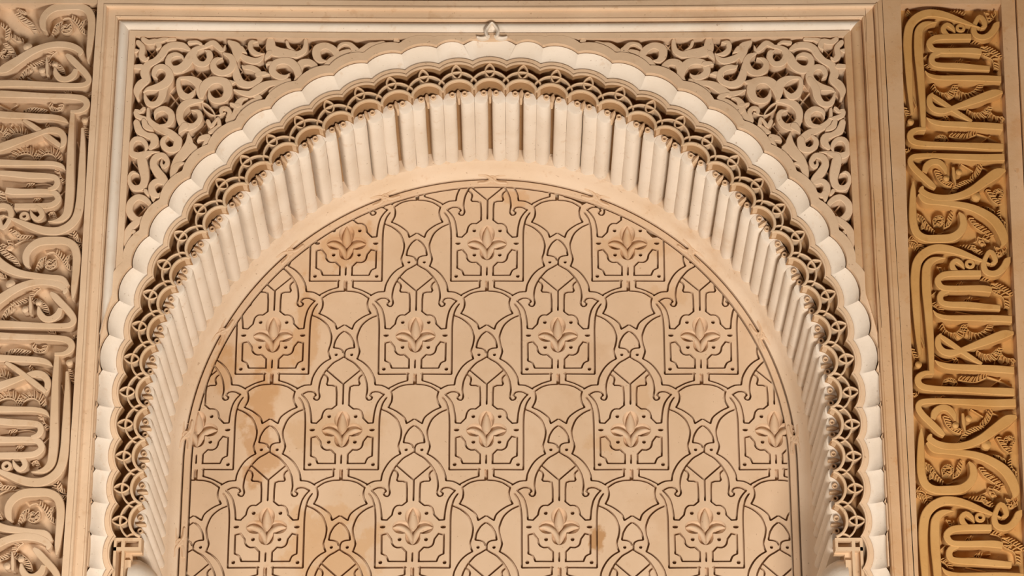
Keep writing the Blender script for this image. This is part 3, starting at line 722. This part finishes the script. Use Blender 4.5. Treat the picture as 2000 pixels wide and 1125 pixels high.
# ------------------------------------------------------------------ inscription bands
LA = lambda P: [(*at(1755 + p[0] / 4.329, p[1] / 4.329, -.01), p[2] / 4.329 * .00116) for p in P]
LB = lambda P: [(*at(1755 + p[0] / 4.168, 230 + p[1] / 4.168, -.01), p[2] / 4.168 * .00116) for p in P]
TXT = [
 (LA, [(115, 955, 22), (103, 850, 34), (92, 700, 48), (80, 500, 60), (75, 350, 66), (92, 230, 66), (145, 158, 66), (230, 117, 66), (330, 117, 64), (430, 142, 56), (520, 175, 44), (600, 205, 30), (690, 238, 10)]),
 (LA, [(690, 240, 16), (728, 218, 38), (716, 165, 42), (685, 140, 38), (655, 180, 34), (635, 240, 42), (652, 295, 48), (705, 315, 50), (760, 300, 50), (805, 255, 52), (830, 208, 50), (850, 185, 8)]),
 (LA, [(322, 190, 5), (270, 192, 26), (215, 208, 48), (177, 250, 60), (167, 320, 65), (170, 450, 66), (183, 600, 60), (194, 750, 54), (204, 900, 46), (211, 1105, 34)]),
 (LB, [(220, 93, 28), (150, 96, 35), (102, 125, 46), (95, 165, 48), (130, 200, 50), (220, 215, 46), (400, 222, 44), (600, 230, 50), (760, 237, 58), (850, 240, 56)]),
 (LA, [(478, 278, 6), (455, 235, 34), (412, 208, 38), (378, 240, 40), (398, 285, 42), (440, 310, 30)]),
 (LA, [(612, 312, 50), (500, 312, 52), (380, 315, 50), (305, 325, 50), (262, 360, 48), (268, 395, 48), (305, 425, 46), (400, 432, 48), (540, 430, 50), (640, 433, 56), (700, 442, 50)]),
 (LA, [(350, 447, 30), (300, 462, 44), (279, 500, 46), (297, 540, 46), (360, 555, 48), (500, 560, 54), (640, 572, 50), (770, 582, 44)]),
 (LA, [(222, 602, 4), (260, 640, 34), (340, 660, 42), (500, 662, 46), (700, 665, 54), (865, 672, 54)]),
 (LA, [(878, 778, 26), (800, 790, 66), (650, 845, 62), (520, 892, 48), (440, 922, 44), (370, 938, 56), (305, 925, 54), (266, 880, 48), (265, 820, 40), (288, 785, 8)]),
 (LA, [(268, 795, 30), (350, 850, 42), (450, 920, 40), (550, 985, 38), (620, 1025, 26)]),
 (LA, [(235, 995, 4), (280, 1025, 38), (360, 1045, 48), (550, 1055, 52), (750, 1065, 58), (880, 1075, 56)]),
 (LB, [(860, 322, 58), (700, 325, 58), (500, 318, 50), (300, 310, 44), (180, 310, 42), (115, 322, 44), (97, 360, 44), (132, 415, 48), (200, 480, 50), (270, 545, 46), (302, 570, 24)]),
 (LB, [(386, 458, 16), (372, 410, 42), (330, 367, 48), (275, 362, 50), (228, 395, 50), (212, 445, 36)]),
 (LB, [(866, 425, 26), (800, 452, 74), (700, 520, 68), (600, 590, 60), (500, 635, 54), (400, 655, 54), (300, 650, 54), (225, 625, 50), (187, 592, 46), (197, 560, 16)]),
 (LB, [(165, 622, 24), (220, 675, 48), (320, 690, 44), (420, 700, 48), (560, 722, 54), (680, 770, 64), (780, 840, 72), (840, 930, 72), (858, 1000, 56), (842, 1042, 14)]),
 (LB, [(120, 520, 12), (118, 600, 40), (115, 750, 54), (121, 860, 58), (152, 940, 58), (220, 980, 58), (320, 985, 64), (430, 975, 64), (500, 930, 58), (530, 870, 54), (520, 805, 44), (492, 770, 14)]),
 (LB, [(445, 405, 18), (452, 470, 24), (464, 542, 8)]),
]
DOTS = [(LB, (100, 30, 24)), (LB, (390, 490, 22)), (LB, (493, 440, 24)), (LB, (632, 638, 34))]
RINGS = [(LA, (525, 235, 38))]
# leaves: (trace, spine, rib length, side, ribs)
LEAF = [
 (LA, [(40, 40), (90, 60), (122, 112)], 40, 1, 6), (LA, [(235, 80), (290, 82), (350, 80)], 30, -1, 5), (LA, [(440, 95), (500, 100), (560, 105)], 36, -1, 6),
 (LA, [(735, 80), (780, 160), (840, 85)], 40, -1, 6), (LA, [(265, 240), (300, 290), (340, 265)], 30, -1, 5),
 (LA, [(415, 395), (440, 400), (465, 395)], 44, -1, 4), (LA, [(480, 518), (510, 522), (540, 515)], 46, -1, 4),
 (LA, [(615, 345), (690, 370), (720, 440), (800, 480), (820, 560)], 52, -1, 13), (LA, [(720, 380), (790, 420), (870, 470)], 40, -1, 8),
 (LA, [(215, 540), (265, 570), (290, 625)], 45, -1, 8),
 (LA, [(310, 690), (335, 740), (390, 765), (440, 745), (470, 700)], 62, 1, 13), (LA, [(490, 700), (530, 750), (590, 765), (650, 740), (680, 700)], 62, 1, 13),
 (LA, [(590, 900), (640, 930), (710, 925), (760, 880)], 62, 1, 11), (LA, [(770, 880), (800, 940), (850, 965), (885, 965)], 52, 1, 9),
 (LA, [(385, 965), (415, 955), (440, 1000)], 36, 1, 5), (LA, [(45, 880), (75, 960), (90, 985)], 34, -1, 6), (LA, [(30, 270), (32, 330)], 18, 1, 3), (LA, [(34, 480), (36, 540)], 18, 1, 3), (LA, [(38, 670), (44, 740)], 18, 1, 3),
 (LB, [(295, 175), (310, 135), (350, 118), (395, 130), (415, 165)], 48, 1, 11), (LB, [(420, 130), (480, 145), (560, 150), (640, 115)], 48, -1, 13),
 (LB, [(55, 240), (80, 262), (108, 240)], 26, -1, 5), (LB, [(240, 262), (270, 272), (296, 255)], 26, 1, 5),
 (LB, [(300, 410), (330, 480), (390, 530), (450, 545)], 55, -1, 11), (LB, [(450, 550), (520, 500), (600, 480)], 42, 1, 8), (LB, [(600, 500), (660, 450), (690, 380)], 48, -1, 9), (LB, [(395, 620), (430, 590), (450, 555)], 40, 1, 6),
 (LB, [(775, 620), (790, 570), (840, 560), (870, 600), (845, 640)], 38, 1, 12), (LB, [(720, 570), (770, 650), (820, 690)], 44, -1, 9), (LB, [(680, 700), (740, 710), (790, 740)], 40, 1, 8), (LB, [(840, 730), (845, 800), (890, 840)], 38, 1, 7),
 (LB, [(300, 860), (290, 810), (330, 775), (375, 790), (380, 835), (345, 855)], 52, 1, 15), (LB, [(160, 760), (210, 790), (250, 850), (300, 900)], 46, 1, 10), (LB, [(170, 900), (210, 880), (230, 850)], 36, -1, 6), (LB, [(380, 880), (430, 850), (455, 770)], 44, -1, 8),
 (LB, [(580, 800), (620, 860), (690, 910), (750, 950)], 48, -1, 12), (LB, [(720, 1020), (690, 960), (750, 985)], 34, -1, 6),
 (LB, [(90, 975), (150, 985), (180, 1050)], 50, -1, 8), (LB, [(600, 1020), (620, 1070), (680, 1100)], 44, -1, 7), (LB, [(785, 1090), (840, 1110), (885, 1085)], 36, -1, 6),
]
TEN = [(LA, [(210, 470, 9), (270, 420, 9)]), (LA, [(300, 480, 8), (390, 520, 8), (620, 490, 8)]), (LA, [(420, 590, 8), (580, 620, 8)]), (LA, [(240, 930, 9), (330, 985, 10), (420, 960, 8)]), (LA, [(700, 700, 9), (740, 745, 9)]), (LA, [(130, 790, 9), (160, 870, 9)]), (LA, [(735, 1015, 9), (745, 960, 8)]),
       (LB, [(650, 105, 14), (750, 140, 14), (855, 190, 12)]), (LB, [(680, 180, 8), (760, 120, 8)]), (LB, [(520, 350, 9), (620, 410, 9)]), (LB, [(640, 360, 9), (740, 400, 9)]), (LB, [(430, 625, 8), (480, 560, 10), (560, 510, 8)]), (LB, [(420, 670, 10), (560, 640, 8), (640, 640, 8)]), (LB, [(460, 1020, 14), (560, 1020, 12), (650, 980, 8)]), (LB, [(250, 870, 8), (330, 920, 10), (380, 905, 8)])]
ZT0 = at(1800, 10, -.01)[1]
xtop, xbot = at(1760, 40, -.01), at(1793, 1100, -.01)
SLO = (xbot[0] - xtop[0]) / (xbot[1] - xtop[1])
def edge_x(z): return xtop[0] + (z - xtop[1]) * SLO          # left edge of the right band leans a little
PER = .508
def loc(W): return [(x - edge_x(z), ZT0 - z, *r) for x, z, *r in W]  # -> (across, down, width)
GY, TY = .018, -.0125
def feather(mb, S, L_, side, n, fnm):
    """low ribbed leaf: ribs standing on one side of a curved spine (world coordinates)"""
    C = cr([(p[0], p[1], 0) for p in S], .003)
    T = np.gradient(C[:, :2], axis=0); T /= np.hypot(T[:, 0], T[:, 1])[:, None] + 1e-9
    N = np.c_[-T[:, 1], T[:, 0]] * side; yb = GY; m = len(C)
    prof = []
    for i in range(m):
        f = i / (m - 1); l = L_ * (.55 + .45 * math.sin(math.pi * min(1, .15 + f * .8)))
        a, b = C[i, :2], C[i, :2] + (N[i] + T[i] * .35) * l; prof.append((a, b))
    V = []; Fc = []
    for a, b in prof:
        mid = (a + b) / 2
        V += [(a[0], yb, a[1]), (a[0], yb - .009, a[1]), (mid[0], yb - .0115, mid[1]), (b[0], yb - .008, b[1]), (b[0], yb, b[1])]
    for i in range(m - 1):
        for k in range(4): Fc.append((i * 5 + k, i * 5 + k + 1, i * 5 + 6 + k, i * 5 + 5 + k))
    mb.add(V, Fc)
    stroke(mb, [(p[0], p[1], .0022) for p in C[::2]], yb, yb - .0155, spline=False, caps=False, bev=.0007, dome=.0003)
    for k in range(n):
        i = min(m - 1, int((k + .5) / n * m)); a, b = prof[i]; d = b - a; t = T[i]
        w_ = max(.0013, min(.0026, np.hypot(*(C[-1, :2] - C[0, :2])) / n * .5))
        stroke(mb, [(*(a + d * .08), w_), (*(a + d * .55 + t * L_ * .06), w_), (*(a + d * .98 + t * L_ * .22), w_ * .6)], yb - .006, yb - .0175, step=L_ / 3, caps=False, bev=.0006, dome=.0003)
def band_obj(name, lab, tr, flip, z_hi, z_lo, mat, x_lo, x_hi, reps):
    base = ((x_lo + x_hi) / 2, .03, TZ); E = empty(name, base, lab, 'inscription', group='carved calligraphy bands beside the arch'); EO = (-base[0], -base[1], -base[2])
    def w_(W, j): return [tr(a, b + j * PER) + tuple(r) for a, b, *r in W]
    vis = lambda W: any(TZ + .3 < p[1] < 3.80 and -1.06 < p[0] < 1.2 for p in W)
    def make(nm, fnc, W):
        if not vis(W): return
        mb = MB(); fnc(mb, W); link(nm, mesh(nm, mb.v, mb.f, mat, True), E, EO)
    for j in reps:
        for fn, P in TXT:
            top = TY + random.uniform(-.0008, .0012)
            make('letter_stroke', lambda mb, W: stroke(mb, W, GY, top, step=.005, bev=.0013, dome=.0002, caps=False), clipz(w_(loc(fn(P)), j), z_hi))
        for fn, p in DOTS: make('dot', lambda mb, W: disc(mb, W[0][0], W[0][1], W[0][2], GY, TY + .002), clipz(w_(loc(fn([p])), j), z_hi))
        for fn, p in RINGS: make('ring_dot', lambda mb, W: disc(mb, W[0][0], W[0][1], W[0][2], GY, TY + .002, hole=W[0][2] * .4), clipz(w_(loc(fn([p])), j), z_hi))
        for fn, S, L_, sd, n in LEAF:
            W = clipz(w_(loc(fn([(*p, 1) for p in S])), j), z_hi)
            if len(W) > 1: make('leaf', lambda mb, W: feather(mb, W, L_ / 4.25 * .00103, -sd, n, None), W)
        for fn, P in TEN:
            W = clipz(w_(loc(fn(P)), j), z_hi)
            if len(W) > 1: make('tendril', lambda mb, W: stroke(mb, W, GY, GY - .011, step=.01, bev=.0008, dome=.0003, caps=False), W)
    return E, EO, base
def clipz(W, z_hi): return [p for p in W if p[1] < z_hi - .002] if sum(p[1] < z_hi - .002 for p in W) >= max(1, len(W) - 1) else []
# right band
RW = .203
trR = lambda a, b: (edge_x(ZT0 - b) + a, ZT0 - b)
E, EO, base = band_obj('inscription_band', 'carved calligraphy band running down right of the arch, tinted ochre for weaker light', trR, False, ZT0 + .001, TZ, M_right, .81, 1.02, range(0, 3))
def leaning(mb, a0, a1, y0, y1, z0, z1):
    V = [(edge_x(z) + a, y, z) for a in (a0, a1) for y in (y0, y1) for z in (z0, z1)]
    mb.add(V, [(0, 1, 3, 2), (4, 6, 7, 5), (0, 4, 5, 1), (2, 3, 7, 6), (0, 2, 6, 4), (1, 5, 7, 3)])
def fixed_left(mb, x0, a1, y0, y1, z0, z1):
    V = [((x0 if a is None else edge_x(z) + a), y, z) for a in (None, a1) for y in (y0, y1) for z in (z0, z1)]
    mb.add(V, [(0, 1, 3, 2), (4, 6, 7, 5), (0, 4, 5, 1), (2, 3, 7, 6), (0, 2, 6, 4), (1, 5, 7, 3)])
zt = ZT + .0765
mb = MB(); leaning(mb, -.01, RW + .01, GY, .0495, TZ, zt); link('band_ground', mesh('band_ground', mb.v, mb.f, M_right), E, EO)
mb = MB(); fixed_left(mb, XR + .0775, -.001, -.0165, .0495, TZ, zt); link('edge_fillet', mesh('edge_fillet', mb.v, mb.f, M_ogr), E, EO)
mb = MB(); leaning(mb, RW, RW + .028, -.0165, .0495, TZ, zt); leaning(mb, RW + .030, RW + .055, -.026, .0495, TZ, zt); leaning(mb, RW + .057, RW + .30, -.034, .0495, TZ, zt)
link('edge_fillet', mesh('edge_fillet', mb.v, mb.f, M_ogr), E, EO)
mb = MB(); leaning(mb, -.001, RW, -.014, .0495, at(1800, 9, -.01)[1], zt); link('edge_fillet', mesh('edge_fillet', mb.v, mb.f, M_ogr), E, EO)
# left band: the same phrase turned upside down
LE = XL - .0770
zb0 = at(100, 459, -.01)[1]; b_arc = loc(LA([(280, 84, 1)]))[0][1]
trL = lambda a, b: (LE + .001 - a, zb0 + (b - b_arc))
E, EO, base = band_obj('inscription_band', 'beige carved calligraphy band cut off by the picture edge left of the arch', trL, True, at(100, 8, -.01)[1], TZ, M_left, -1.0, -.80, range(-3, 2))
mb = MB(); mb.box(LE - .215, LE + .0005, GY, .0495, TZ, zt); link('band_ground', mesh('band_ground', mb.v, mb.f, M_left), E, EO)
mb = MB(); mb.box(LE - RW - .05, LE - RW - .002, -.0165, .0495, TZ, zt); link('edge_fillet', mesh('edge_fillet', mb.v, mb.f, M_left), E, EO)
mb = MB(); mb.box(LE - RW, LE + .0005, -.014, .0495, at(100, 8, -.01)[1], zt); link('edge_fillet', mesh('edge_fillet', mb.v, mb.f, M_left), E, EO)
